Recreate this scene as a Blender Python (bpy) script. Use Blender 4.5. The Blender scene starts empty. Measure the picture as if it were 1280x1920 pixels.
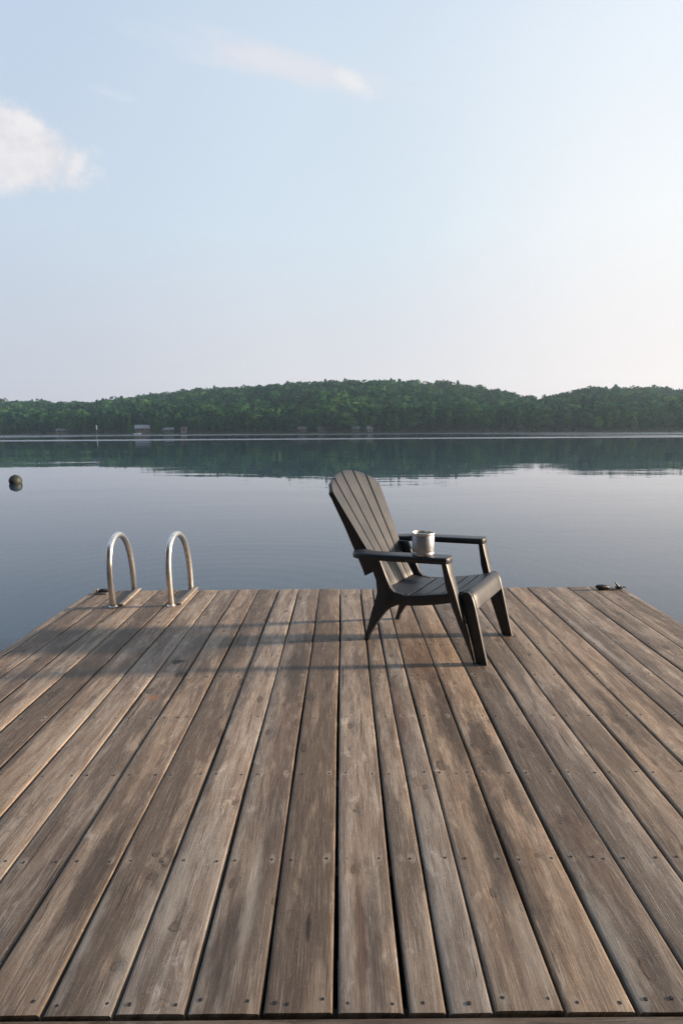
import bpy, bmesh, math, random
import numpy as np
from mathutils import Vector, Matrix

random.seed(7)
rng = np.random.default_rng(11)
scn = bpy.context.scene
col = scn.collection
R = math.radians

# ------------------------------------------------------------------ camera
CAM_H, FOC, HOR, ROLL = 1.2, 1100.0, 807.5, R(-0.35)
WATER_Z = -0.38
pitch = math.atan((960 - HOR) / FOC)
F = np.array([0, math.cos(pitch), -math.sin(pitch)])
U0 = np.array([0, math.sin(pitch), math.cos(pitch)])
R0 = np.array([1.0, 0, 0])
RR = math.cos(ROLL) * R0 + math.sin(ROLL) * U0
UU = -math.sin(ROLL) * R0 + math.cos(ROLL) * U0


def ray(x, y):
    """direction through a point of the 1280x1920 photograph, y component 1"""
    d = F + RR * (x - 640) / FOC - UU * (y - 960) / FOC
    return d / d[1]


def ground(x, y, z=0.0):
    d = ray(x, y)
    k = (z - CAM_H) / d[2]
    return np.array([d[0] * k, d[1] * k, z])


cd = bpy.data.cameras.new('camera')
cam = bpy.data.objects.new('camera', cd)
col.objects.link(cam)
cd.sensor_fit = 'VERTICAL'
cd.sensor_height = 36
cd.lens = FOC / 1920 * 36
cd.clip_start = 0.05
cd.clip_end = 6000
M = Matrix(((RR[0], UU[0], -F[0], 0), (RR[1], UU[1], -F[1], 0), (RR[2], UU[2], -F[2], CAM_H), (0, 0, 0, 1)))
cam.matrix_world = M
scn.camera = cam


# ------------------------------------------------------------------ node helpers
class NT:
    def __init__(self, tree):
        self.t = tree

    def n(self, typ, ins=None, **props):
        nd = self.t.nodes.new(typ)
        for k, v in props.items():
            setattr(nd, k, v)
        for k, v in (ins or {}).items():
            s = nd.inputs[k]
            if isinstance(v, bpy.types.NodeSocket):
                self.t.links.new(v, s)
            elif isinstance(v, bpy.types.Node):
                self.t.links.new(v.outputs[0], s)
            else:
                s.default_value = v
        return nd

    def m(self, op, a, b=None, c=None, clamp=False):
        ins = {0: a}
        if b is not None:
            ins[1] = b
        if c is not None:
            ins[2] = c
        return self.n('ShaderNodeMath', ins, operation=op, use_clamp=clamp).outputs[0]

    def vm(self, op, a, b=None):
        ins = {0: a}
        if b is not None:
            ins[1] = b
        nd = self.n('ShaderNodeVectorMath', ins, operation=op)
        return nd.outputs['Value'] if op in ('LENGTH', 'DOT_PRODUCT', 'DISTANCE') else nd.outputs[0]

    def sep(self, v):
        nd = self.n('ShaderNodeSeparateXYZ', {0: v})
        return nd.outputs[0], nd.outputs[1], nd.outputs[2]

    def comb(self, x, y, z):
        return self.n('ShaderNodeCombineXYZ', {0: x, 1: y, 2: z}).outputs[0]

    def noise(self, v, scale=5.0, detail=3.0, rough=0.55, dist=0.0):
        return self.n('ShaderNodeTexNoise', {'Vector': v, 'Scale': scale, 'Detail': detail, 'Roughness': rough, 'Distortion': dist}).outputs[0]

    def mix(self, f, a, b, blend='MIX'):
        nd = self.n('ShaderNodeMix', data_type='RGBA', blend_type=blend)
        for i, v in ((0, f), (6, a), (7, b)):
            s = nd.inputs[i]
            if isinstance(v, bpy.types.NodeSocket):
                self.t.links.new(v, s)
            else:
                s.default_value = v if i == 0 else (*v, 1) if len(v) == 3 else v
        return nd.outputs[2]

    def ramp(self, f, stops, interp='LINEAR'):
        nd = self.n('ShaderNodeValToRGB', {0: f})
        cr = nd.color_ramp
        cr.interpolation = interp
        while len(cr.elements) < len(stops):
            cr.elements.new(0.5)
        for e, (p, c) in zip(cr.elements, stops):
            e.position = p
            e.color = (c, c, c, 1) if isinstance(c, (int, float)) else (*c, 1)
        return nd.outputs[0]

    def smooth(self, v, a, b):
        nd = self.n('ShaderNodeMapRange', {0: v, 1: a, 2: b, 3: 0.0, 4: 1.0}, interpolation_type='SMOOTHSTEP')
        return nd.outputs[0]


def mat(name):
    m = bpy.data.materials.new(name)
    m.use_nodes = True
    t = m.node_tree
    t.nodes.clear()
    g = NT(t)
    out = g.n('ShaderNodeOutputMaterial')
    return m, g, out


def principled(g, out, **ins):
    b = g.n('ShaderNodeBsdfPrincipled', {k.replace('_', ' '): v for k, v in ins.items()})
    g.t.links.new(b.outputs[0], out.inputs[0])
    return b


# ------------------------------------------------------------------ object helpers
def tag(o, label=None, cat=None, group=None, kind=None):
    for k, v in (('label', label), ('category', cat), ('group', group), ('kind', kind)):
        if v:
            o[k] = v
    return o


def empty(name, loc, rz=0.0):
    o = bpy.data.objects.new(name, None)
    o.empty_display_size = 0.1
    o.location = loc
    o.rotation_euler = (0, 0, rz)
    col.objects.link(o)
    return o


def link_mesh(name, me, m, parent=None):
    o = bpy.data.objects.new(name, me)
    if m:
        me.materials.append(m)
    col.objects.link(o)
    if parent:
        o.parent = parent
    return o


def build(name, bm, m, parent=None, smooth=True, angle=35, loc=None, rz=None):
    bmesh.ops.recalc_face_normals(bm, faces=bm.faces)
    me = bpy.data.meshes.new(name)
    if smooth:
        for f in bm.faces:
            f.smooth = True
        for e in bm.edges:
            if len(e.link_faces) == 2 and e.calc_face_angle(0) > R(angle):
                e.smooth = False
    bm.to_mesh(me)
    bm.free()
    o = link_mesh(name, me, m, parent)
    if loc is not None:
        o.location = loc
    if rz is not None:
        o.rotation_euler = (0, 0, rz)
    return o


def bevel_all(bm, off, seg=2, geom=None):
    es = [e for e in (geom or bm.edges) if len(e.link_faces) == 2 and e.calc_face_angle(0) > R(25)]
    bmesh.ops.bevel(bm, geom=es, offset=off, segments=seg, affect='EDGES', profile=0.5, clamp_overlap=True)


def loft(bm, rings, cap=True):
    vs = [[bm.verts.new(p) for p in ring] for ring in rings]
    k = len(rings[0])
    for a, b in zip(vs, vs[1:]):
        for i in range(k):
            bm.faces.new((a[i], a[(i + 1) % k], b[(i + 1) % k], b[i]))
    if cap:
        bm.faces.new(vs[0])
        bm.faces.new(vs[-1])
    return vs


def box(bm, c, s, bev=0.0, rot=None):
    mt = Matrix.Translation(c)
    if rot is not None:
        mt = mt @ rot
    mt = mt @ Matrix.Diagonal((s[0], s[1], s[2], 1))
    g = bmesh.ops.create_cube(bm, size=1.0, matrix=mt)
    if bev:
        es = {e for v in g['verts'] for e in v.link_edges}
        bmesh.ops.bevel(bm, geom=list(es), offset=bev, segments=2, affect='EDGES', profile=0.5)


def tube(bm, pts, r, n=12, cap=True):
    pts = [Vector(p) for p in pts]
    rings = []
    up = None
    for i, p in enumerate(pts):
        d = (pts[min(i + 1, len(pts) - 1)] - pts[max(i - 1, 0)]).normalized()
        if up is None:
            up = d.orthogonal().normalized()
        up = (up - d * up.dot(d)).normalized()
        s = d.cross(up)
        rr = r[i] if isinstance(r, (list, tuple)) else r
        rings.append([p + (up * math.cos(a) + s * math.sin(a)) * rr for a in [2 * math.pi * j / n for j in range(n)]])
    loft(bm, rings, cap)


def lathe(bm, prof, n=32, c=(0, 0, 0)):
    rings = [[Vector((c[0] + r * math.cos(2 * math.pi * j / n), c[1] + r * math.sin(2 * math.pi * j / n), c[2] + z)) for j in range(n)] for r, z in prof]
    loft(bm, rings, True)


def catmull(pts, n=8, closed=False):
    P = [np.array(p, float) for p in pts]
    out = []
    L = len(P)
    rngi = range(L if closed else L - 1)
    for i in rngi:
        p0 = P[(i - 1) % L] if closed or i > 0 else P[0]
        p1 = P[i]
        p2 = P[(i + 1) % L]
        p3 = P[(i + 2) % L] if closed or i + 2 < L else P[-1]
        for k in range(n):
            t = k / n
            out.append(0.5 * ((2 * p1) + (-p0 + p2) * t + (2 * p0 - 5 * p1 + 4 * p2 - p3) * t * t + (-p0 + 3 * p1 - 3 * p2 + p3) * t ** 3))
    if not closed:
        out.append(P[-1])
    return out


# ------------------------------------------------------------------ world, sun, exposure
SUN_EL, SUN_AZ = R(10.5), math.atan2(1.0, 0.07)      # azimuth clockwise from +Y
w = bpy.data.worlds.new('World')
scn.world = w
w.use_nodes = True
w.node_tree.nodes.clear()
g = NT(w.node_tree)
out = g.n('ShaderNodeOutputWorld')
sky = g.n('ShaderNodeTexSky', sky_type='NISHITA', sun_disc=False, sun_elevation=SUN_EL, sun_rotation=SUN_AZ,
          air_density=1.0, dust_density=3.0, ozone_density=1.0, altitude=300)
dirv = g.n('ShaderNodeTexCoord').outputs['Generated']
dx, dy, dz = g.sep(dirv)
hl = g.m('SQRT', g.m('MAXIMUM', g.m('ADD', g.m('MULTIPLY', dx, dx), g.m('MULTIPLY', dy, dy)), 1e-4))
p = g.m('DIVIDE', dx, hl)
el = g.m('MAXIMUM', dz, 0.0)
left = g.ramp(el, [(0.0, (.54, .53, .61)), (.10, (.555, .575, .66)), (.30, (.575, .665, .775)), (.50, (.52, .625, .785)), (.72, (.46, .58, .78)), (1.0, (.42, .55, .76))])
mid = g.ramp(el, [(0.0, (.72, .67, .71)), (.10, (.71, .69, .735)), (.30, (.66, .76, .845)), (.50, (.64, .735, .84)), (.72, (.54, .65, .82)), (1.0, (.46, .58, .78))])
right = g.ramp(el, [(0.0, (.88, .785, .78)), (.10, (.90, .825, .82)), (.30, (.91, .92, .93)), (.50, (.82, .88, .95)), (.72, (.60, .70, .84)), (1.0, (.50, .61, .79))])
far = g.ramp(el, [(0.0, (.98, .81, .75)), (.10, (1.0, .87, .81)), (.34, (.95, .92, .88)), (.60, (.86, .89, .92)), (.80, (.6, .7, .84)), (1.0, (.50, .61, .79))])
c1 = g.mix(g.smooth(p, -0.55, 0.02), left, mid)
c2 = g.mix(g.smooth(p, -0.02, 0.52), c1, right)
c3 = g.mix(g.smooth(p, 0.45, 0.95), c2, far)
# clouds live on the sky's own directions
uy = g.m('MAXIMUM', dy, 0.05)
cu = g.m('DIVIDE', dx, uy)
cv = g.m('DIVIDE', dz, uy)
cuv = g.comb(cu, cv, 0.0)


def cloud(cx, cy, rx, ry, rot, nscale, stretch, edge, soft, seed, warp=0.9):
    a = g.m('SUBTRACT', cu, cx)
    b = g.m('SUBTRACT', cv, cy)
    ca, sa = math.cos(rot), math.sin(rot)
    x = g.m('ADD', g.m('MULTIPLY', a, ca / rx), g.m('MULTIPLY', b, sa / rx))
    y = g.m('ADD', g.m('MULTIPLY', a, -sa / ry), g.m('MULTIPLY', b, ca / ry))
    r2 = g.m('SQRT', g.m('ADD', g.m('MULTIPLY', x, x), g.m('MULTIPLY', y, y)))
    nv = g.comb(g.m('MULTIPLY', x, rx * nscale / stretch), g.m('MULTIPLY', y, ry * nscale), seed)
    nz = g.noise(nv, 1.0, 7.0, 0.62, 0.3)
    d = g.m('ADD', g.m('SUBTRACT', 1.0, r2), g.m('MULTIPLY', g.m('SUBTRACT', nz, 0.5), warp * 2))
    return g.smooth(d, edge, edge + soft), nz


m1, n1 = cloud(-0.56, 0.457, 0.215, 0.080, R(-16), 18.0, 1.3, 0.04, 0.42, 3.1, 0.52)
m2, n2 = cloud(-0.10, 0.568, 0.27, 0.036, R(-13), 24.0, 3.6, -0.05, 1.15, 8.4, 0.75)
m3, n3 = cloud(0.020, 0.540, 0.046, 0.017, R(-28), 45.0, 1.8, 0.0, 0.9, 5.7, 0.7)
m4, n4 = cloud(-0.345, 0.523, 0.07, 0.016, R(-16), 55.0, 2.5, 0.1, 1.1, 1.7, 0.8)
cl = g.mix(g.m('MULTIPLY', m1, 0.93), c3, g.mix(g.smooth(n1, 0.35, 0.65), (0.76, 0.735, 0.765), (0.88, 0.845, 0.845)))
cl = g.mix(g.m('MULTIPLY', m2, 0.78), cl, (0.78, 0.77, 0.81))
cl = g.mix(g.m('MULTIPLY', m3, 0.7), cl, (0.88, 0.855, 0.86))
cl = g.mix(g.m('MULTIPLY', m4, 0.40), cl, (0.72, 0.76, 0.82))
SKY_GAIN = 0.395
b1 = g.n('ShaderNodeBackground', {0: sky, 1: 0.05})
b2 = g.n('ShaderNodeBackground', {0: cl, 1: SKY_GAIN})
ms = g.n('ShaderNodeMixShader', {0: 0.9, 1: b1, 2: b2})
g.t.links.new(ms.outputs[0], out.inputs[0])

ld = bpy.data.lights.new('sun', 'SUN')
ld.energy = 3.8
ld.angle = R(3.2)
ld.color = (1.0, 0.77, 0.56)
sun = bpy.data.objects.new('sun', ld)
col.objects.link(sun)
sdir = Vector((math.cos(SUN_EL) * math.sin(SUN_AZ), math.cos(SUN_EL) * math.cos(SUN_AZ), math.sin(SUN_EL)))
sun.rotation_euler = sdir.to_track_quat('Z', 'Y').to_euler()
sun.location = sdir * 50

scn.view_settings.view_transform = 'Standard'
scn.view_settings.look = 'None'
scn.view_settings.gamma = 1
scn.view_settings.exposure = 1.48
scn.cycles.use_denoising = True
scn.cycles.denoising_prefilter = 'NONE'
scn.cycles.max_bounces = 8
scn.cycles.volume_bounces = 1
scn.cycles.caustics_reflective = False
scn.cycles.caustics_refractive = False


# ------------------------------------------------------------------ materials
BLK, DRK, RED, PALE = (.014, .011, .009), (.048, .034, .025), (.100, .055, .036), (.42, .375, .315)
SPOTS = [
    (790, 1245, .10, .32, RED, .55, .9), (838, 1335, .05, .42, DRK, .60, .7), (905, 1395, .045, .26, DRK, .62, .6), (952, 1455, .035, .30, DRK, .55, .6), (915, 1560, .035, .24, DRK, .55, .6),
    (985, 1640, .040, .26, DRK, .45, .7), (1040, 1450, .03, .35, DRK, .5, .6), (1100, 1590, .05, .20, RED, .45, .8), (745, 1330, .05, .30, RED, .5, .8),
    (560, 1240, .060, .55, DRK, .50, .8), (530, 1390, .055, .40, RED, .40, .8), (430, 1790, .05, .22, DRK, .50, .8), (505, 1560, .03, .25, DRK, .35, .8), (175, 1640, .05, .25, DRK, .45, .7),
    (250, 1440, .05, .3, DRK, .35, .8), (105, 1290, .06, .45, DRK, .45, .8), (240, 1250, .05, .5, DRK, .42, .8), (705, 1800, .022, .30, DRK, .55, .7), (677, 1790, .014, .26, RED, .6, .7),
    (1160, 1340, .05, .35, DRK, .45, .8), (1200, 1230, .05, .4, DRK, .4, .8), (160, 1340, .015, .5, PALE, .6, .8), (1130, 1215, .02, .7, PALE, .4, .8), (470, 1690, .018, .25, PALE, .40, .8), (160, 1760, .02, .25, PALE, .40, .9),
    (250, 1775, .03, .28, PALE, .45, .9), (330, 1660, .035, .28, PALE, .40, .9), (1000, 1780, .05, .2, PALE, .3, .9), (960, 1440, .03, .3, PALE, .3, .9), (1150, 1770, .03, .25, PALE, .4, .9),
    (335, 1240, .026, .030, BLK, .80, .5), (341, 1264, .034, .036, DRK, .80, .6), (288, 1307, .050, .035, (.26, .13, .06), .7, .8), (308, 1613, .017, .010, BLK, .95, .4), (291, 1602, .010, .007, BLK, .7, .5),
    (283, 1644, .011, .010, BLK, .7, .5), (796, 1475, .010, .010, BLK, .9, .5), (851, 1281, .013, .016, PALE, .9, .5), (851, 1282, .006, .008, BLK, .8, .5), (908, 1412, .020, .014, PALE, .8, .6), (910, 1414, .010, .006, BLK, .9, .5),
    (1007, 1604, .010, .008, BLK, .95, .4), (925, 1676, .012, .012, BLK, .8, .5), (1178, 1374, .009, .012, BLK, .8, .5), (514, 1690, .008, .010, BLK, .95, .5), (578, 1740, .006, .045, BLK, .7, .7),
    (478, 1770, .010, .010, PALE, .8, .6), (613, 1288, .008, .012, BLK, .9, .4), (745, 1381, .012, .018, PALE, .7, .6), (328, 1738, .016, .012, BLK, .6, .7), (312, 1832, .02, .012, PALE, .6, .7), (215, 1812, .010, .008, BLK, .7, .6),
    (665, 1520, .007, .008, BLK, .8, .5), (655, 1405, .006, .01, BLK, .6, .5), (1050, 1540, .010, .010, BLK, .8, .5), (918, 1352, .010, .014, BLK, .6, .5), (440, 1505, .010, .010, BLK, .8, .5)]


KNOTS = [(a, b, rx * .85, ry * 1.2) for a, b, rx, ry, c, m_, s_ in SPOTS if ry < .03 and rx < .025 and c is BLK]
SPOTS = [(a, b, rx * 1.3, ry * 1.3, c, min(.9, m_ * 1.25), s_) for a, b, rx, ry, c, m_, s_ in SPOTS if (ry >= .03 or rx >= .025) and not (ry < .03 and rx < .025)]


def wood_material(name, nails=True, spots=(), knots=()):
    m, g, out = mat(name)
    uv = g.n('ShaderNodeUVMap', uv_map='UVMap').outputs[0]
    tint = g.n('ShaderNodeAttribute', attribute_name='tint').outputs['Color']
    info = g.n('ShaderNodeAttribute', attribute_name='info').outputs['Color']       # seed, half width, darkness of stain
    seed, hw, stain = g.sep(info)
    x, y, _ = g.sep(uv)
    sx = g.m('MULTIPLY_ADD', seed, 37.0, x)
    sy = g.m('MULTIPLY_ADD', seed, 91.0, y)
    # knots: a few voronoi cells, the grain swept round them
    kv = g.comb(g.m('MULTIPLY', sx, 9.0), g.m('MULTIPLY', sy, 4.2), 0.0)
    wob = g.noise(g.comb(g.m('MULTIPLY', sx, 34.0), g.m('MULTIPLY', sy, 18.0), 2.0), 1.0, 3.0, 0.55)
    kvw = g.vm('ADD', kv, g.comb(g.m('MULTIPLY', wob, 0.10), g.m('MULTIPLY', wob, -0.08), 0.0))
    vo = g.n('ShaderNodeTexVoronoi', {'Vector': kvw, 'Scale': 1.0, 'Randomness': 0.95}, voronoi_dimensions='2D')
    kd = vo.outputs['Distance']
    kr, kg, kb = g.sep(vo.outputs['Color'])
    kon = g.m('GREATER_THAN', kr, 0.83)
    ksize = g.m('MULTIPLY_ADD', kg, 0.18, 0.14)
    kn = g.m('ADD', g.m('DIVIDE', kd, ksize), g.m('MULTIPLY', g.m('SUBTRACT', 1.0, kon), 20.0))
    if knots:
        kx, ky, _k = g.sep(g.n('ShaderNodeTexCoord').outputs['Object'])
        kw = g.m('MULTIPLY', g.m('SUBTRACT', g.noise(g.comb(g.m('MULTIPLY', kx, 70.0), g.m('MULTIPLY', ky, 40.0), 6.0), 1.0, 3.0, 0.6), 0.5), 0.9)
        for (qx, qy, rx, ry) in knots:
            q = ground(qx, qy)
            ex = g.m('DIVIDE', g.m('SUBTRACT', kx, float(q[0]) - 0.09), rx / .44)
            ey = g.m('DIVIDE', g.m('SUBTRACT', ky, float(q[1]) - 2.7), ry / .44)
            ed = g.m('MULTIPLY_ADD', kw, 0.55, g.m('SQRT', g.m('ADD', g.m('MULTIPLY', ex, ex), g.m('MULTIPLY', ey, ey))))
            kn = g.m('MINIMUM', kn, ed)
    kbump = g.m('POWER', 2.718, g.m('MULTIPLY', g.m('POWER', kn, 2.0), -1.0))
    # annual rings: wandering lines along the board, bent round the knots
    low = g.noise(g.comb(g.m('MULTIPLY', sx, 5.0), g.m('MULTIPLY', sy, 0.75), 0.0), 1.0, 2.0, 0.5)
    low2 = g.noise(g.comb(g.m('MULTIPLY', sx, 22.0), g.m('MULTIPLY', sy, 3.2), 7.0), 1.0, 2.0, 0.5)
    h = g.m('ADD', g.m('MULTIPLY', low, 0.22), g.m('MULTIPLY', sx, 0.60))
    h = g.m('ADD', h, g.m('MULTIPLY', low2, 0.012))
    h = g.m('ADD', h, g.m('MULTIPLY', kbump, 0.060))
    jit = g.noise(g.comb(g.m('MULTIPLY', sx, 300.0), g.m('MULTIPLY', sy, 40.0), 2.0), 1.0, 2.0, 0.6)
    saw = g.m('FRACT', g.m('ADD', g.m('MULTIPLY', h, 165.0), g.m('MULTIPLY', jit, 0.35)))
    ringw = g.smooth(g.noise(g.comb(g.m('MULTIPLY', sx, 16.0), g.m('MULTIPLY', sy, 2.0), 31.0), 1.0, 2.0, 0.5), 0.36, 0.62)
    ring = g.m('MULTIPLY', g.m('POWER', saw, 3.0), g.m('MULTIPLY_ADD', ringw, 0.8, 0.2))
    # fine fibres, specks and cracks
    fib = g.noise(g.comb(g.m('MULTIPLY', sx, 560.0), g.m('MULTIPLY', sy, 20.0), 0.0), 1.0, 4.0, 0.7)
    fib2 = g.noise(g.comb(g.m('MULTIPLY', sx, 240.0), g.m('MULTIPLY', sy, 7.0), 4.0), 1.0, 4.0, 0.68)
    speck = g.noise(g.comb(g.m('MULTIPLY', sx, 260.0), g.m('MULTIPLY', sy, 110.0), 14.0), 1.0, 3.0, 0.6)
    crk = g.noise(g.comb(g.m('MULTIPLY', sx, 105.0), g.m('MULTIPLY', sy, 2.2), 9.0), 1.0, 4.0, 0.55, 0.5)
    crack = g.smooth(crk, 0.665, 0.69)
    # weathering
    st1 = g.noise(g.comb(g.m('MULTIPLY', sx, 11.0), g.m('MULTIPLY', sy, 1.5), 1.0), 1.0, 5.0, 0.6, 0.3)
    st2 = g.noise(g.comb(g.m('MULTIPLY', sx, 30.0), g.m('MULTIPLY', sy, 3.4), 5.0), 1.0, 5.0, 0.66, 0.2)
    st3 = g.noise(g.comb(g.m('MULTIPLY', sx, 14.0), g.m('MULTIPLY', sy, 7.0), 11.0), 1.0, 6.0, 0.7, 0.6)
    # damp dark streaks hug one edge of a board
    edge = g.m('DIVIDE', x, hw)
    sidew = g.m('SUBTRACT', g.m('MULTIPLY', g.m('GREATER_THAN', g.m('FRACT', g.m('MULTIPLY', seed, 7.31)), 0.35), 2.0), 1.0)
    lean = g.m('MULTIPLY', g.m('MULTIPLY', edge, sidew), -0.10)
    damp = g.smooth(g.m('ADD', g.m('ADD', g.m('ADD', st1, lean), g.m('MULTIPLY', g.m('SUBTRACT', fib2, 0.5), 0.10)), g.m('MULTIPLY', stain, 0.20)), 0.535, 0.61)
    base = g.mix(g.smooth(st2, 0.36, 0.64), (0.182, 0.132, 0.093), (0.312, 0.256, 0.200))
    base = g.mix(g.smooth(st3, 0.56, 0.70), base, (0.410, 0.352, 0.286))
    warm = g.noise(g.comb(g.m('MULTIPLY', sx, 7.0), g.m('MULTIPLY', sy, 2.2), 17.0), 1.0, 5.0, 0.65, 0.4)
    base = g.mix(g.m('MULTIPLY', g.smooth(warm, 0.58, 0.72), 0.5), base, (0.230, 0.146, 0.088))
    base = g.mix(g.m('MULTIPLY', damp, 0.66), base, (0.082, 0.058, 0.041))
    base = g.mix(g.m('MULTIPLY', ring, 0.55), base, (0.060, 0.044, 0.033))
    base = g.mix(g.m('MULTIPLY', g.smooth(fib, 0.50, 0.62), 0.42), base, (0.075, 0.058, 0.046))
    base = g.mix(g.m('MULTIPLY', g.smooth(fib2, 0.53, 0.66), 0.40), base, (0.460, 0.400, 0.328))
    base = g.mix(g.m('MULTIPLY', g.smooth(fib2, 0.46, 0.36), 0.45), base, (0.085, 0.066, 0.050))
    base = g.mix(g.m('MULTIPLY', g.smooth(speck, 0.60, 0.70), 0.35), base, (0.48, 0.42, 0.35))
    base = g.mix(g.m('MULTIPLY', g.smooth(speck, 0.36, 0.28), 0.45), base, (0.06, 0.046, 0.036))
    base = g.mix(1.0, base, tint, 'MULTIPLY')
    base = g.mix(g.m('MULTIPLY', crack, 0.85), base, (0.016, 0.012, 0.009))
    kc = g.smooth(kn, 0.44, 0.34)
    kring = g.m('MULTIPLY', g.smooth(kn, 0.60, 0.46), g.smooth(kn, 0.24, 0.42))
    base = g.mix(g.m('MULTIPLY', kc, 0.65), base, (0.085, 0.054, 0.034))
    base = g.mix(g.m('MULTIPLY', kring, g.m('MULTIPLY_ADD', kb, 0.4, 0.15)), base, (0.026, 0.018, 0.012))
    if spots:
        # single stains, knots and damp patches, each at its own place on the dock
        opos = g.n('ShaderNodeTexCoord').outputs['Object']
        ox, oy, _z = g.sep(opos)
        wx = g.m('MULTIPLY', g.m('SUBTRACT', g.noise(g.comb(g.m('MULTIPLY', ox, 30.0), g.m('MULTIPLY', oy, 9.0), 3.0), 1.0, 4.0, 0.65), 0.5), 1.9)
        for (qx, qy, rx, ry, colr, amt, soft) in spots:
            q = ground(qx, qy)
            ex = g.m('DIVIDE', g.m('SUBTRACT', ox, float(q[0]) - 0.09), rx)
            ey = g.m('DIVIDE', g.m('SUBTRACT', oy, float(q[1]) - 2.7), ry)
            ed = g.m('ADD', g.m('SQRT', g.m('ADD', g.m('MULTIPLY', ex, ex), g.m('MULTIPLY', ey, ey))), wx)
            base = g.mix(g.m('MULTIPLY', g.smooth(ed, 1.0, 1.0 - soft), amt), base, colr)
    height = g.m('ADD', g.m('MULTIPLY', ring, -0.6), g.m('MULTIPLY', fib, -0.6))
    height = g.m('ADD', height, g.m('MULTIPLY', crack, -1.6))
    height = g.m('ADD', height, g.m('MULTIPLY', fib2, 0.9))
    height = g.m('ADD', height, g.m('MULTIPLY', kc, 0.7))
    if nails:
        # pale worn halo with a dark run-off round every screw, at the joists
        jy = g.m('SUBTRACT', y, 1.09)
        jn = g.m('SUBTRACT', g.m('FRACT', g.m('ADD', g.m('DIVIDE', jy, JOIST), 0.5)), 0.5)
        jd = g.m('MULTIPLY', jn, JOIST * 0.55)
        ax = g.m('SUBTRACT', g.m('ABSOLUTE', x), g.m('SUBTRACT', hw, 0.024))
        nd = g.m('SQRT', g.m('ADD', g.m('MULTIPLY', jd, jd), g.m('MULTIPLY', ax, ax)))
        ndn = g.m('ADD', nd, g.m('MULTIPLY', g.m('SUBTRACT', st3, 0.5), 0.05))
        halo = g.m('MULTIPLY', g.smooth(ndn, 0.0125, 0.005), g.smooth(st1, 0.42, 0.60))
        base = g.mix(g.m('MULTIPLY', halo, 0.42), base, (0.36, 0.32, 0.27))
    bmp = g.n('ShaderNodeBump', {'Strength': 0.7, 'Distance': 0.0022, 'Height': height})
    rough = g.m('MULTIPLY_ADD', st2, 0.25, 0.52)
    principled(g, out, Base_Color=base, Roughness=rough, Normal=bmp.outputs[0], Specular_IOR_Level=0.42)
    return m


JOIST = 0.4185
WOOD_PLAIN = wood_material('weathered_frame_wood', nails=False)


def plastic():
    m, g, out = mat('dark_resin')
    co = g.n('ShaderNodeTexCoord').outputs['Object']
    nz = g.noise(co, 9.0, 4.0, 0.6)
    fine = g.noise(g.vm('MULTIPLY', co, (1.0, 1.0, 0.25)), 420.0, 2.0, 0.6)
    c = g.mix(g.smooth(nz, 0.35, 0.7), (0.016, 0.020, 0.027), (0.029, 0.032, 0.039))
    bmp = g.n('ShaderNodeBump', {'Strength': 0.25, 'Distance': 0.0008, 'Height': fine})
    principled(g, out, Base_Color=c, Roughness=g.m('MULTIPLY_ADD', nz, 0.2, 0.32), Normal=bmp.outputs[0], Specular_IOR_Level=0.55)
    return m


RESIN = plastic()


def metal(name, colr, rough, aniso=0.0):
    m, g, out = mat(name)
    co = g.n('ShaderNodeTexCoord').outputs['Object']
    nz = g.noise(co, 30.0, 4.0, 0.6)
    c = g.mix(g.smooth(nz, 0.4, 0.75), colr, tuple(v * 0.72 for v in colr))
    principled(g, out, Base_Color=c, Metallic=1.0, Roughness=g.m('MULTIPLY_ADD', nz, 0.16, rough - 0.08))
    return m


STEEL = metal('brushed_steel', (0.80, 0.77, 0.73), 0.36)
ALU = metal('dull_aluminium', (0.72, 0.72, 0.72), 0.42)
MUGM = metal('mug_steel', (0.46, 0.49, 0.54), 0.44)


def simple(name, c, rough=0.6, var=0.25, scale=20.0, spec=0.5):
    m, g, out = mat(name)
    co = g.n('ShaderNodeTexCoord').outputs['Object']
    nz = g.noise(co, scale, 4.0, 0.6)
    cc = g.mix(g.smooth(nz, 0.3, 0.7), tuple(v * (1 - var) for v in c), tuple(min(1, v * (1 + var)) for v in c))
    principled(g, out, Base_Color=cc, Roughness=rough, Specular_IOR_Level=spec)
    return m


BLOCKW = simple('pale_block_wood', (.25, .215, .18), .65, .3, 14.0)
SCREW = simple('rusty_screw', (0.022, 0.017, 0.014), 0.6)
BLACK = simple('black_rubber', (0.018, 0.020, 0.024), 0.5)
BUOYM = simple('dark_green_plastic', (0.022, 0.028, 0.020), 0.6, 0.4, 6.0)


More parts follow.
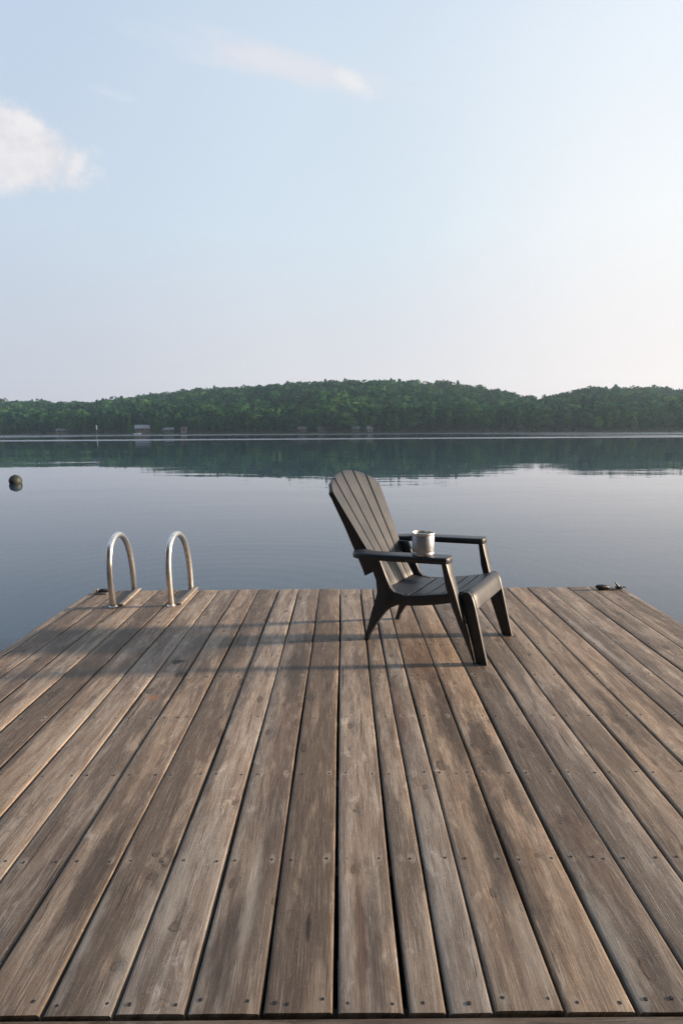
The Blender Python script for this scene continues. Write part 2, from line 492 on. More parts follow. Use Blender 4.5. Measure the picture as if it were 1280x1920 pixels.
def water_material():
    m, g, out = mat('lake_water')
    geo = g.n('ShaderNodeNewGeometry').outputs['Position']
    px, py, pz = g.sep(geo)
    # long low swell, ripples, and the fine chop far out
    v1 = g.comb(g.m('MULTIPLY', px, 0.10), g.m('MULTIPLY', py, 0.30), 0.0)
    a1 = g.noise(v1, 1.0, 3.0, 0.5, 0.2)
    v2 = g.comb(g.m('MULTIPLY', px, 0.9), g.m('MULTIPLY', py, 2.2), 3.0)
    a2 = g.noise(v2, 1.0, 3.0, 0.5, 0.3)
    v3 = g.comb(g.m('MULTIPLY', px, 0.035), g.m('MULTIPLY', py, 0.06), 5.0)
    a3 = g.noise(v3, 1.0, 2.0, 0.5)
    # faint rings that spread from the ladder
    rd = g.vm('DISTANCE', g.comb(px, py, 0.0), (-1.2, 5.2, 0.0))
    ringh = g.m('MULTIPLY', g.m('SINE', g.m('MULTIPLY', rd, 22.0)), g.m('POWER', 2.718, g.m('MULTIPLY', rd, -0.28)))
    patch = g.smooth(g.noise(g.comb(g.m('MULTIPLY', px, 0.03), g.m('MULTIPLY', py, 0.12), 9.0), 1.0, 2.0, 0.5), 0.35, 0.7)
    h = g.m('ADD', g.m('MULTIPLY', a1, 0.013), g.m('MULTIPLY', g.m('MULTIPLY', a2, 0.0022), g.m('ADD', patch, 0.3)))
    h = g.m('ADD', h, g.m('MULTIPLY', a3, 0.06))
    h = g.m('ADD', h, g.m('MULTIPLY', ringh, 0.00045))
    bmp = g.n('ShaderNodeBump', {'Strength': 1.0, 'Distance': 1.0, 'Height': h})
    # wind-ruffled strips close to the far shore
    ny = g.noise(g.comb(g.m('MULTIPLY', px, 0.004), g.m('MULTIPLY', py, 0.045), 21.0), 1.0, 3.0, 0.55)
    shorew = g.m('MAXIMUM', g.smooth(py, 215.0, 260.0), g.m('MULTIPLY', g.smooth(g.m('ABSOLUTE', g.m('SUBTRACT', px, -20.0)), 40.0, 110.0), 0.8))
    band = g.m('MULTIPLY', g.m('MULTIPLY', g.smooth(py, 108.0, 128.0), g.smooth(ny, 0.40, 0.58)), shorew)
    band1 = g.m('MULTIPLY', g.smooth(py, 104.0, 112.0), g.smooth(py, 132.0, 120.0))
    ruf = g.m('MAXIMUM', band, g.m('MULTIPLY', band1, 0.9))
    rough = g.m('MULTIPLY_ADD', ruf, 0.26, 0.012)
    principled(g, out, Base_Color=(0.017, 0.041, 0.074, 1), Roughness=rough, IOR=1.42, Normal=bmp.outputs[0])
    return m


WATER = water_material()


def leaf_material(name, per_object):
    m, g, out = mat(name)
    if per_object:
        rnd = g.n('ShaderNodeObjectInfo').outputs['Random']
    else:
        rnd = g.sep(g.n('ShaderNodeAttribute', attribute_name='tint').outputs['Color'])[0]
    base = g.ramp(rnd, [(0.0, (.014, .047, .032)), (.35, (.021, .069, .036)), (.7, (.036, .100, .040)), (1.0, (.070, .150, .046))])
    geo = g.n('ShaderNodeNewGeometry').outputs['Position']
    nz = g.noise(geo, 0.55, 3.0, 0.6)
    c = g.mix(1.0, base, g.ramp(nz, [(0.25, 0.62), (0.75, 1.35)]), 'MULTIPLY')
    d = g.n('ShaderNodeBsdfDiffuse', {0: c})
    t = g.n('ShaderNodeBsdfTranslucent', {0: c})
    mx = g.n('ShaderNodeMixShader', {0: 0.25, 1: d, 2: t})
    g.t.links.new(mx.outputs[0], out.inputs[0])
    return m


LEAF = leaf_material('leaves', True)
LEAFMASS = leaf_material('forest_leaves', False)
BARK = simple('bark', (0.06, 0.048, 0.038), 0.9, 0.3, 3.0)
SOIL = simple('forest_floor', (0.030, 0.034, 0.020), 0.95, 0.4, 0.15)

# ------------------------------------------------------------------ dock
FAR = [187.5, 224.3, 261, 298.6, 336, 373.6, 411, 448, 485, 523, 560, 599, 637.5, 675, 697, 721, 758.5, 796, 833.5, 871, 908.5, 948.5, 986, 1024, 1062.5, 1104.5, 1150]
# the wear of each board, left to right: brightness, warmth (red over blue), stain
LOOK = [(.92, .04, .5), (.88, .02, .6), (1.06, .02, .1), (.84, .03, .6), (1.02, .05, .2), (1.06, .01, .0), (.98, .0, .3), (1.0, .04, .25),
        (.90, .03, .65), (1.10, -.02, .0), (1.00, .0, .3), (.87, .07, .7), (1.06, .0, -.1), (1.00, .01, .2), (1.04, -.04, -.2), (.98, .07, .2),
        (1.04, .10, -.1), (.90, .0, .75), (1.00, -.03, .5), (1.00, .03, .35), (.98, .06, .3), (1.06, .08, .1), (.94, .03, .4), (1.10, .03, 0), (.98, .02, .5), (.96, .04, .3)]


def yfar(x):
    return 1108.4 - 0.0080 * (x - 100)


def ynear(x):
    return 1902.3 - 0.0025 * x


VPX, VPY = 641.5, 799.0


def seam(xf):
    """the seam's two ends on the deck"""
    a = ground(xf, yfar(xf))
    k = (1898 - VPY) / (1105 - VPY)
    xn = VPX + (xf - VPX) * k
    b = ground(xn, 1898)
    # carry both to the board ends
    d = (a - b) / (a[1] - b[1])
    y0 = 1.066
    y1 = a[1]
    return b[0] + d[0] * (y0 - b[1]), y0, a[0], y1


dock = tag(empty('dock', (0.09, 2.7, 0)), 'weathered grey brown wooden plank dock with dark gaps between its boards', 'dock')


def attr_mesh(name, verts, faces, uvs, tints, infos, m, parent, smooth=True):
    me = bpy.data.meshes.new(name)
    me.from_pydata(verts, [], faces)
    ul = me.uv_layers.new(name='UVMap')
    li = np.empty(len(me.loops), np.int32)
    me.loops.foreach_get('vertex_index', li)
    ul.data.foreach_set('uv', np.array(uvs, np.float32)[li].ravel())
    for nm, dat in (('tint', tints), ('info', infos)):
        a = me.attributes.new(nm, 'FLOAT_COLOR', 'POINT')
        a.data.foreach_set('color', np.array(dat, np.float32).ravel())
    me.validate()
    me.update()
    bm = bmesh.new()
    bm.from_mesh(me)
    bmesh.ops.recalc_face_normals(bm, faces=bm.faces)
    for f in bm.faces:
        f.smooth = smooth
    for e in bm.edges:
        if len(e.link_faces) == 2 and e.calc_face_angle(0) > R(50):
            e.smooth = False
    bm.to_mesh(me)
    bm.free()
    o = link_mesh(name, me, m, parent)
    return o


def plank_arrays(acc, ends, thick, zoff, look, seed, nseg=26, wob=0.0019, along='y'):
    """ends: (x0 left/right at start), (x at end); a board with eased edges"""
    (xl0, xr0, y0), (xl1, xr1, y1) = ends
    V, Fc, UV, T, I = acc
    br, wm, stn = look
    br = 1.09 * (1 + (br - 1) * 1.5)
    tint = (br * (1.0 + wm * 0.9), br, br * (1.02 - wm * 1.1), 1)
    ph = [random.uniform(0, 6.28) for _ in range(6)]
    tw = random.uniform(-.0012, .0012)
    cup = random.uniform(-.0010, .0014)
    base = len(V)
    k = None
    for s in range(nseg + 1):
        t = s / nseg
        y = y0 + (y1 - y0) * t
        xl = xl0 + (xl1 - xl0) * t
        xr = xr0 + (xr1 - xr0) * t
        xl += wob * math.sin(ph[0] + 3.1 * t * 3) + wob * .6 * math.sin(ph[1] + 17 * t)
        xr += wob * math.sin(ph[2] + 2.7 * t * 3) + wob * .6 * math.sin(ph[3] + 15 * t)
        hw = (xr - xl) / 2
        c = (xr + xl) / 2
        dz = .0006 * math.sin(ph[4] + 4 * t) + zoff
        e = .005
        cs = [(-hw, -thick), (-hw, -.0055), (-hw + .0011, -.0024), (-hw + .0030, -.0007), (-hw + e + .002, 0), (-hw * .5, cup * .75), (0, cup),
              (hw * .5, cup * .75), (hw - e - .002, 0), (hw - .0030, -.0007), (hw - .0011, -.0024), (hw, -.0055), (hw, -thick)]
        k = len(cs)
        for (x, z) in cs:
            zz = z + dz + tw * x / hw * math.cos(3 * t + ph[5])
            if along == 'y':
                V.append((c + x, y, zz))
            else:
                V.append((y, c + x, zz))
            UV.append((x if z > -.02 else x * 1.0 + math.copysign(.03, x), y))
            T.append(tint)
            I.append((seed, hw, stn, 1))
    for s in range(nseg):
        a = base + s * k
        b = a + k
        for i in range(k - 1):
            Fc.append((a + i, a + i + 1, b + i + 1, b + i))
        Fc.append((a + k - 1, a, b, b + k - 1))
    Fc.append(tuple(base + i for i in range(k)))
    Fc.append(tuple(base + nseg * k + i for i in range(k)))


acc = ([], [], [], [], [])
screws = bmesh.new()
nplank = len(FAR) - 1
GAPS = [random.uniform(.0058, .0088) for _ in FAR]
GAPS[12] = .0095
dock_in = dock.matrix_world.copy()
DX, DY = 0.09, 2.7
for i in range(nplank):
    a = seam(FAR[i])
    b = seam(FAR[i + 1])
    g0, g1 = GAPS[i] / 2, GAPS[i + 1] / 2
    yn = (ground(640, ynear(640))[1]) + random.uniform(-.0015, .003)
    yf = (a[3] + b[3]) / 2 + random.uniform(-.006, .004)
    ends = ((a[0] + g0 - DX, b[0] - g1 - DX, yn - DY), (a[2] + g0 - DX, b[2] - g1 - DX, yf - DY))
    zo = random.uniform(-.0016, .0010)
    plank_arrays(acc, ends, .036, zo, LOOK[i], random.random())
    # screws over the joists
    k = 0
    while True:
        y = 1.09 + JOIST * k
        k += 1
        if y > yf - .01:
            break
        t = (y - yn) / (yf - yn)
        xl = ends[0][0] + (ends[1][0] - ends[0][0]) * t
        xr = ends[0][1] + (ends[1][1] - ends[0][1]) * t
        spots = [xl + .024, xr - .024] if xr - xl > .1 else [(xl + xr) / 2 + random.uniform(-.02, .02)]
        if xr - xl > .1 and random.random() < .08:
            spots.append((xl + xr) / 2 + random.uniform(-.02, .02))
        for sx in spots:
            cx, cy = sx + random.uniform(-.004, .004), y - DY + random.uniform(-.006, .006)
            r = random.uniform(.0032, .0046)
            lathe(screws, [(r * .3, .0002), (r * .8, .0003), (r, .0001), (r, -.004)], 8, (cx, cy, zo + .0009))
planks = attr_mesh('decking', acc[0], [tuple(f) for f in acc[1]], acc[2], acc[3], acc[4], None, dock)
# a stain or a knot belongs to one board: boards that have such marks get their own wood
WOOD = wood_material('weathered_deck_wood')
planks.data.materials.append(WOOD)
own = {}
for sp_ in SPOTS + KNOTS:
    q = ground(sp_[0], sp_[1])
    for i in range(nplank):
        a, b = seam(FAR[i]), seam(FAR[i + 1])
        t = (q[1] - a[1]) / (a[3] - a[1])
        if a[0] + (a[2] - a[0]) * t <= q[0] < b[0] + (b[2] - b[0]) * t:
            own.setdefault(i, ([], []))[0 if len(sp_) > 4 else 1].append(sp_)
slot = {}
for i, (sps, kns) in own.items():
    planks.data.materials.append(wood_material('weathered_board_wood', True, sps, kns))
    slot[i] = len(planks.data.materials) - 1
# polygons keep the order in which the boards were built
per = len(planks.data.polygons) // nplank
mi = np.array([slot.get(k // per, 0) for k in range(len(planks.data.polygons))], np.int32)
planks.data.polygons.foreach_set('material_index', mi)
# UVs carry the board's true position along the dock
ul = planks.data.uv_layers['UVMap']
tmp = np.empty(len(ul.data) * 2, np.float32)
ul.data.foreach_get('uv', tmp)
tmp[1::2] += DY
ul.data.foreach_set('uv', tmp)
# the screw heads sit in the boards' own mesh
planks.data.materials.append(SCREW)
bmesh.ops.recalc_face_normals(screws, faces=screws.faces)
for f in screws.faces:
    f.material_index = len(planks.data.materials) - 1
sme = bpy.data.meshes.new('screws')
screws.to_mesh(sme)
screws.free()
bm = bmesh.new()
bm.from_mesh(planks.data)
bm.from_mesh(sme)
bm.to_mesh(planks.data)
bm.free()
bpy.data.meshes.remove(sme)

# edge boards on both sides, header at the near end, joists below
sL0, sL1 = seam(FAR[0]), seam(172)
sR0, sR1 = seam(FAR[-1]), seam(1163)
YF = sR0[3]


def frame_board(name, ends, thick, z, look, along='y'):
    acc = ([], [], [], [], [])
    plank_arrays(acc, ends, thick, z, look, random.random(), 16, .0008, along)
    return attr_mesh(name, acc[0], [tuple(f) for f in acc[1]], acc[2], acc[3], acc[4], WOOD_PLAIN, dock)


frame_board('edge_board', ((sL1[0] - DX, sL0[0] - .006 - DX, 1.06 - DY), (sL1[2] - DX, sL0[2] - .006 - DX, sL0[3] - .02 - DY)), .20, -.006, (1.05, .06, 0))
frame_board('edge_board', ((sR0[0] + .006 - DX, sR1[0] - DX, 1.06 - DY), (sR0[2] + .006 - DX, sR1[2] - DX, YF - .03 - DY)), .20, -.006, (1.05, .06, 0))
# header: runs across, just off the board ends and a little lower
frame_board('header_board', ((.930 - DY, 1.0600 - DY, -2.0 - DX), (.930 - DY, 1.0600 - DY, 2.15 - DX)), .18, -.0045, (.72, .06, .4), 'x')
jb = bmesh.new()
k = 0
while 1.09 + JOIST * k < 4.3:
    box(jb, (0, 1.09 + JOIST * k - DY, -.036 - .075), (3.86, .038, .146))
    k += 1
box(jb, (0, 4.335 - DY, -.036 - .085), (3.86, .036, .166))
build('joists', jb, simple('dark_joist_wood', (.05, .04, .032), .9), dock, smooth=False)

# ------------------------------------------------------------------ chair
CH = (0.5548, 3.2849)
CYAW = R(-30.09)
chair = tag(empty('adirondack_chair', (CH[0], CH[1], 0), CYAW), 'dark charcoal plastic adirondack chair with a fanned slat back standing on the dock', 'chair')


def cpart(name, bm, **kw):
    return build(name, bm, RESIN, chair, **kw)


def prism(prof, w0, w1, bev=.004, sgn=1):
    """side profile (u, z) given thickness between two distances w from the middle; near side is -y"""
    bm = bmesh.new()
    a = [bm.verts.new((u, -w0 * sgn, z)) for u, z in prof]
    b = [bm.verts.new((u, -w1 * sgn, z)) for u, z in prof]
    n = len(prof)
    bm.faces.new(a)
    bm.faces.new(b[::-1])
    for i in range(n):
        bm.faces.new((a[i], b[i], b[(i + 1) % n], a[(i + 1) % n]))
    bmesh.ops.recalc_face_normals(bm, faces=bm.faces)
    if bev:
        es = [e for e in bm.edges if abs(e.verts[0].co.y - e.verts[1].co.y) < 1e-5]
        bmesh.ops.bevel(bm, geom=es, offset=bev, segments=2, affect='EDGES', profile=.5, clamp_overlap=True)
    return bm


rear_prof = [(-.352, .515), (-.318, .43), (-.290, .36), (-.283, .295), (-.292, .255), (-.312, .195), (-.340, .09), (-.364, .0), (-.336, .0), (-.328, .035), (-.296, .090), (-.262, .140),
             (-.235, .178), (-.205, .208), (-.160, .232), (-.128, .241), (-.122, .300), (-.176, .306), (-.200, .330), (-.225, .385), (-.262, .470), (-.288, .515)]
skirt_prof = [(-.124, .242), (-.07, .2455), (-.011, .255), (.08, .274), (.167, .296), (.236, .318), (.236, .358), (.18, .350), (.137, .341), (.039, .323), (-.04, .307), (-.104, .2985), (-.124, .300)]
front_prof = [(.206, .31), (.2145, .355), (.236, .371), (.258, .374), (.276, .360), (.288, .335), (.299, .295), (.318, .215), (.345, .10), (.370, .0), (.309, .0), (.285, .10), (.245, .235), (.222, .298)]
for s in (1, -1):
    cpart('leg', prism(rear_prof, .196, .226, .004, s))
    cpart('leg', prism(front_prof, .238, .266, .005, s))
    cpart('side_rail', prism(skirt_prof, .222, .2365, .003, s))
    # arm support: a flared panel in front view, from the arm's front end down to the foot
    bm = bmesh.new()
    sec = [(.548, .140, .166, .272, .353), (.47, .152, .185, .271, .343), (.40, .163, .205, .2695, .332), (.30, .190, .230, .268, .317), (.20, .226, .256, .267, .303), (.10, .264, .282, .266, .288), (.0, .300, .309, .265, .274)]
    loft(bm, [[(a, -w0 * s, z), (b, -w0 * s, z), (b, -w1 * s, z), (a, -w1 * s, z)] for z, a, b, w0, w1 in sec])
    bmesh.ops.recalc_face_normals(bm, faces=bm.faces)
    bevel_all(bm, .003, 2)
    cpart('arm_support', bm)
    # arm
    outl = catmull([(.150, .254), (.174, .268), (.178, .305), (.174, .342), (.150, .357), (.05, .361), (-.10, .364), (-.22, .363), (-.32, .352), (-.376, .326), (-.398, .285), (-.388, .243), (-.355, .226),
                    (-.315, .236), (-.28, .258), (-.20, .264), (-.05, .258), (.08, .254)], 5, True)

    def ztop(u):
        return .535 + (u + .39) / .56 * .025
    bm = bmesh.new()
    cen = np.mean(outl, 0)

    def ringat(ins, dz):
        rr = []
        for i, q in enumerate(outl):
            t = outl[(i + 1) % len(outl)] - outl[i - 1]
            nn = np.array([t[1], -t[0]])
            nn /= np.linalg.norm(nn)
            if nn @ (q - cen) > 0 and False:
                nn = -nn
            q2 = q - nn * ins * SG
            rr.append((q2[0], -q2[1] * s, ztop(q2[0]) + dz))
        return rr
    area = sum(outl[i - 1][0] * outl[i][1] - outl[i][0] * outl[i - 1][1] for i in range(len(outl)))
    SG = 1 if area > 0 else -1
    loft(bm, [ringat(.010, -.034), ringat(.002, -.034), ringat(0, -.031), ringat(0, -.009), ringat(.0015, -.004), ringat(.005, -.001), ringat(.011, .0)])
    cpart('armrest', bm, angle=50)

# seat: slats that run across, dished, then rolled over at the front
sp = catmull([(-.262, .326), (-.240, .316), (-.205, .307), (-.15, .301), (-.10, .300), (-.03, .310), (.04, .324), (.10, .336), (.17, .352), (.225, .368), (.25, .3745), (.270, .366), (.284, .346), (.294, .315), (.302, .280)], 12)
sp = np.array(sp)
arc = np.concatenate([[0], np.cumsum(np.linalg.norm(np.diff(sp, axis=0), axis=1))])
uat = lambda u: np.interp(u, sp[:150, 0], arc[:150])
cuts = [0.0, float(uat(-.092)), float(uat(.008)), float(uat(.100)), float(uat(.168)), float(uat(.232)), float(arc[-1])]
bm = bmesh.new()
for j in range(len(cuts) - 1):
    s0 = cuts[j] + (.0 if j == 0 else (.0075 if j == 5 else .0040))
    s1 = cuts[j + 1] - (.0 if j == 5 else (.0045 if j == 4 else .0040))
    ns = 16 if j in (0, 5) else 8
    rings = []
    for a in np.linspace(s0, s1, ns):
        u, z = np.interp(a, arc, sp[:, 0]), np.interp(a, arc, sp[:, 1])
        u2, z2 = np.interp(a + .004, arc, sp[:, 0]), np.interp(a + .004, arc, sp[:, 1])
        if a + .004 > arc[-1]:
            u2, z2 = u + (sp[-1, 0] - sp[-2, 0]), z + (sp[-1, 1] - sp[-2, 1])
        t = np.array([u2 - u, z2 - z])
        t /= np.linalg.norm(t) + 1e-9
        nn = np.array([-t[1], t[0]])
        hw = np.interp(u, [-.25, -.12, .05, .22, .30], [.186, .214, .222, .2375, .2375])
        th = .020
        r = []
        for k in range(9):
            y = -hw + 2 * hw * k / 8
            dish = -.006 * (1 - (y / hw) ** 2) if j < 5 else 0.0
            r.append((u + nn[0] * dish, y, z + nn[1] * dish))
        for k in range(8, -1, -1):
            y = -hw + 2 * hw * k / 8
            r.append((u - nn[0] * th, y, z - nn[1] * th))
        rings.append(r)
    loft(bm, rings)
bmesh.ops.recalc_face_normals(bm, faces=bm.faces)
bevel_all(bm, .003, 2)
cpart('seat', bm)

# back: five slats in a fan, gently hollow from side to side
BB, BT = np.array([-.244, .3285]), np.array([-.602, .960])
be = (BT - BB) / np.linalg.norm(BT - BB)
bn = np.array([be[1], -be[0]])
S_TOP = .728
S_LOW = -.018


def wout(s):
    return np.interp(s, [0, .13, .27, .39, .5, .62, .75], [.176, .187, .226, .250, .275, .300, .325])


def bpt(wv, s, d):
    off = .20 * wv * wv + d
    q = BB + be * s + bn * off
    return (q[0], -wv, q[1])


def stop(wv):
    k = abs(wv)
    return S_TOP - 1.15 * k * k - max(0, k - .24) ** 2 * 9


bm = bmesh.new()
fr = [-1.0, -.62, -.22, .22, .62, 1.0]
for j in range(5):
    rings = []
    ns = 22
    for a in range(ns + 1):
        t = a / ns
        row = []
        row2 = []
        for k in range(7):
            f = k / 6
            s_est = t * S_TOP
            for _ in range(4):
                wo = wout(s_est)
                wl = fr[j] * wo + (.0038 + .0032 * t if j > 0 else 0)
                wr = fr[j + 1] * wo - (.0038 + .0032 * t if j < 4 else 0)
                wv = wl + (wr - wl) * f
                s_est = S_LOW + t * (stop(wv) - S_LOW)
            dish = -.0022 * (1 - (2 * f - 1) ** 2)
            row.append(bpt(wv, s_est, dish))
            dep = .034 if (j == 0 and k == 0) or (j == 4 and k == 6) else .026
            row2.append(bpt(wv, s_est, -dep))
        rings.append(row + row2[::-1])
    loft(bm, rings)
bmesh.ops.recalc_face_normals(bm, faces=bm.faces)
bevel_all(bm, .0028, 2)
cpart('backrest', bm)
# cross braces behind the slats and the brackets that tie them to the arms
bm = bmesh.new()
for s0, s1 in ((.235, .285), (.50, .535)):
    rings = []
    for k in range(13):
        wv = (-1 + k / 6) * (wout(s0) - .012)
        rings.append([bpt(wv, s0, -.0262), bpt(wv, s1, -.0262), bpt(wv, s1, -.045), bpt(wv, s0, -.045)])
    loft(bm, rings)
bmesh.ops.recalc_face_normals(bm, faces=bm.faces)
bevel_all(bm, .003, 2)
cpart('back_brace', bm)
for s in (1, -1):
    bm = bmesh.new()
    rings = []
    for sv_ in np.linspace(.10, .60, 14):
        w1_ = (wout(sv_) - .006) * s
        w0_ = (wout(sv_) - .030) * s
        dp_ = -.0262 - np.interp(sv_, [.10, .22, .40, .60], [.085, .060, .030, .006])
        rings.append([bpt(w0_, sv_, -.0262), bpt(w1_, sv_, -.0262), bpt(w1_, sv_, dp_), bpt(w0_, sv_, dp_)])
    loft(bm, rings)
    bmesh.ops.recalc_face_normals(bm, faces=bm.faces)
    bevel_all(bm, .002, 2)
    cpart('back_rib', bm)

# ------------------------------------------------------------------ mug
cy, sy_ = math.cos(CYAW), math.sin(CYAW)


def chair_pt(u, wv, z):
    return (CH[0] + u * cy + (-wv) * (-sy_), CH[1] + u * sy_ + (-wv) * cy, z)


mx, my, mz = chair_pt(.026, .305, .5545)
mug = tag(empty('metal_mug', (mx, my, mz)), 'wide brushed metal mug standing on the near armrest of the chair', 'mug')
bm = bmesh.new()
r = .0575
lathe(bm, [(r * .86, .0), (r * .95, .001), (r, .006), (r, .018), (r * .985, .020), (r * .985, .022), (r, .024), (r, .100), (r * .965, .106), (r * .955, .107), (r * .955, .104), (r * .93, .100), (r * .93, .012), (r * .85, .008)], 48)
build('mug_body', bm, MUGM, mug, angle=40)
bm = bmesh.new()
lathe(bm, [(r * .958, .1065), (r * 1.0, .1075), (r * 1.015, .110), (r * 1.015, .117), (r * .99, .1195), (r * .94, .1195), (r * .925, .117), (r * .925, .1065)], 48)
# the ring is closed on itself
build('rim', bm, STEEL, mug, angle=40)
bm = bmesh.new()
lathe(bm, [(r * .60, .1125), (r * .919, .1125), (r * .919, .109), (r * .60, .109)], 48)
build('lid', bm, simple('smoked_lid', (.03, .035, .04), .25), mug, angle=40)

# ------------------------------------------------------------------ swim ladder
ladder = tag(empty('swim_ladder', (-1.39, 4.2, 0)), 'steel swim ladder with two arched handrails at the left end of the dock', 'ladder')
prof = catmull([(0.0, 0.004), (-.018, .11), (-.030, .24), (-.022, .345), (.012, .420), (.075, .462), (.15, .477), (.225, .468), (.30, .435), (.370, .375), (.425, .29), (.460, .19), (.476, .09), (.480, -.02), (.480, -.35), (.480, -1.15)], 6)
for (x0, y0), (x1, y1) in (((-1.582, 3.937), (-1.606, 4.408)), ((-1.184, 3.954), (-1.172, 4.413))):
    A = Vector((x0 + 1.39, y0 - 4.2, 0))
    t = Vector((x1 - x0, y1 - y0, 0)).normalized()
    bm = bmesh.new()
    tube(bm, [A + t * q[0] + Vector((0, 0, q[1])) for q in prof], .0205, 16)
    hr = build('handrail', bm, STEEL, ladder)
    bm = bmesh.new()
    lathe(bm, [(.0206, .0025), (.029, .0025), (.029, .005), (.026, .008), (.0206, .009)], 20, A)
    build('flange', bm, STEEL, hr)
    # pale wooden block beside each rail, from foot to the dock's edge
    bm = bmesh.new()
    ang = math.atan2(t.y, t.x)
    mid_ = A + t * .235 + Vector((.046 * math.sin(ang), -.046 * math.cos(ang), 0))
    box(bm, mid_ + Vector((0, 0, .0085)), (.44, .038, .014), .003, Matrix.Rotation(ang, 4, 'Z'))
    build('mounting_block', bm, BLOCKW, hr)
for z in (-.28, -.55, -.82):
    bm = bmesh.new()
    box(bm, (0.0, .212, z), (.40, .075, .028), .006)
    build('tread', bm, BLACK, ladder)

# ------------------------------------------------------------------ cleats at the two far corners
def cleat(name, loc, rz, label):
    o = tag(empty(name, loc, rz), label, 'cleat')
    return o


c1_ = cleat('dock_cleat', (1.98, 4.30, 0), R(4), 'dark mooring cleat with a rounded horn at the far right dock corner')
bm = bmesh.new()
box(bm, (0.02, 0, .006), (.15, .05, .010), .003)
build('base_plate', bm, BLACK, c1_)
bm = bmesh.new()
tube(bm, [(-.085, .0, .030), (-.075, 0, .031), (-.05, 0, .028), (-.02, 0, .028), (.01, 0, .026), (.03, 0, .022), (.04, 0, .020)], [.008, .018, .024, .024, .019, .012, .006], 14)
build('horn', bm, BLACK, c1_)
bm = bmesh.new()
tube(bm, [(.135, 0, .012), (.12, 0, .03), (.10, 0, .055), (.085, .0, .075)], [.010, .010, .007, .004], 10)
box(bm, (.125, 0, .018), (.05, .05, .028), .010)
tube(bm, [(.14, 0, .02), (.165, 0, .021), (.19, .0, .019)], [.009, .007, .004], 10)
build('pin', bm, BLACK, c1_)
c1_.scale = (.86, .86, .8)

c2_ = cleat('corner_bracket', (-1.80, 4.29, 0), R(-3), 'small dark bracket on the far left dock corner behind the ladder')
bm = bmesh.new()
box(bm, (0, 0, .006), (.12, .09, .010), .003)
box(bm, (-.055, 0, .022), (.010, .09, .04), .003)
build('angle_plate', bm, simple('grey_steel', (.12, .12, .125), .5), c2_)
bm = bmesh.new()
tube(bm, [(-.03, -.02, .02), (.0, -.01, .032), (.04, .0, .028), (.07, .01, .018)], [.012, .018, .018, .010], 10)
build('rope_loop', bm, BLACK, c2_)
c2_.scale = (.8, .8, .75)

# ------------------------------------------------------------------ buoy
bp = ground(30, 906.5, WATER_Z)
buoy = tag(empty('mooring_buoy', (bp[0], bp[1], WATER_Z)), 'round dark green mooring buoy floating on the calm lake', 'buoy')
bm = bmesh.new()
rb = .19
bmesh.ops.create_uvsphere(bm, u_segments=32, v_segments=20, radius=rb, matrix=Matrix.Translation((0, 0, rb * .42)))
build('float_ball', bm, BUOYM, buoy, angle=60)
bm = bmesh.new()
lathe(bm, [(rb * 1.0, rb * .37), (rb * 1.02, rb * .38), (rb * 1.02, rb * .46), (rb * 1.0, rb * .47)], 32)
build('seam_band', bm, BUOYM, buoy)
bm = bmesh.new()
lathe(bm, [(.03, rb * 1.40), (.03, rb * 1.44), (.022, rb * 1.47), (.012, rb * 1.47)], 16)
build('top_cap', bm, BLACK, buoy)

# ------------------------------------------------------------------ lake and far shore
bm = bmesh.new()
vs = [bm.verts.new(v) for v in ((-880, -70, WATER_Z), (880, -70, WATER_Z), (880, 1180, WATER_Z), (-880, 1180, WATER_Z))]
bm.faces.new(vs)
tag(build('lake_water', bm, WATER, smooth=False), kind='structure')


def shore_y(x):
    return np.interp(x, [-700, -420, -250, -120, 0, 190, 420, 700], [470, 455, 428, 372, 342, 329, 345, 380])


# skyline of the photograph, as directions
SKYL = [(-500, 752), (-250, 748), (0, 747), (60, 749), (110, 753), (165, 753), (200, 745), (240, 740), (300, 734), (370, 728), (440, 727), (520, 721), (600, 716), (670, 712), (740, 714), (800, 718), (860, 722),
        (920, 733), (980, 745), (1015, 750), (1050, 739), (1090, 728), (1150, 726), (1280, 729), (1500, 735), (1800, 742)]
su = np.array([ray(*q)[0] for q in SKYL])
sv = np.array([ray(*q)[2] for q in SKYL])
DEPTH = 310.0
TREE_TOP = 13.8
az = np.linspace(-1.0, 1.0, 401)
tt = np.linspace(0, 1, 60)


def gshape(t):
    t = np.clip(t, 0, 1)
    return t ** 1.15 * (1 - 0.28 * t ** 2) / 0.72


amp = np.zeros_like(az)
for i, a in enumerate(az):
    sy0 = shore_y(a * 345)
    Y = sy0 + tt * DEPTH
    v = np.interp(a, su, sv)
    lo, hi = 0.0, 90.0
    for _ in range(30):
        mdl = (lo + hi) / 2
        if np.max((mdl * gshape(tt) + TREE_TOP + WATER_Z - CAM_H) / Y) < v:
            lo = mdl
        else:
            hi = mdl
    amp[i] = lo


def terrain_z(x, y):
    y = np.maximum(y, 1.0)
    a = x / y
    t = (y - shore_y(x)) / DEPTH
    bumps = 1.2 * np.sin(x * .031 + y * .017) + .9 * np.sin(x * .013 - y * .043 + 1.7)
    z = np.interp(a, az, amp) * gshape(t) + np.clip(t * 4, 0, 1) * bumps + np.clip(t * 40, -1.5, 1) * .8
    z = np.where(t > 1, z - (t - 1) * 60, z)
    return z + WATER_Z


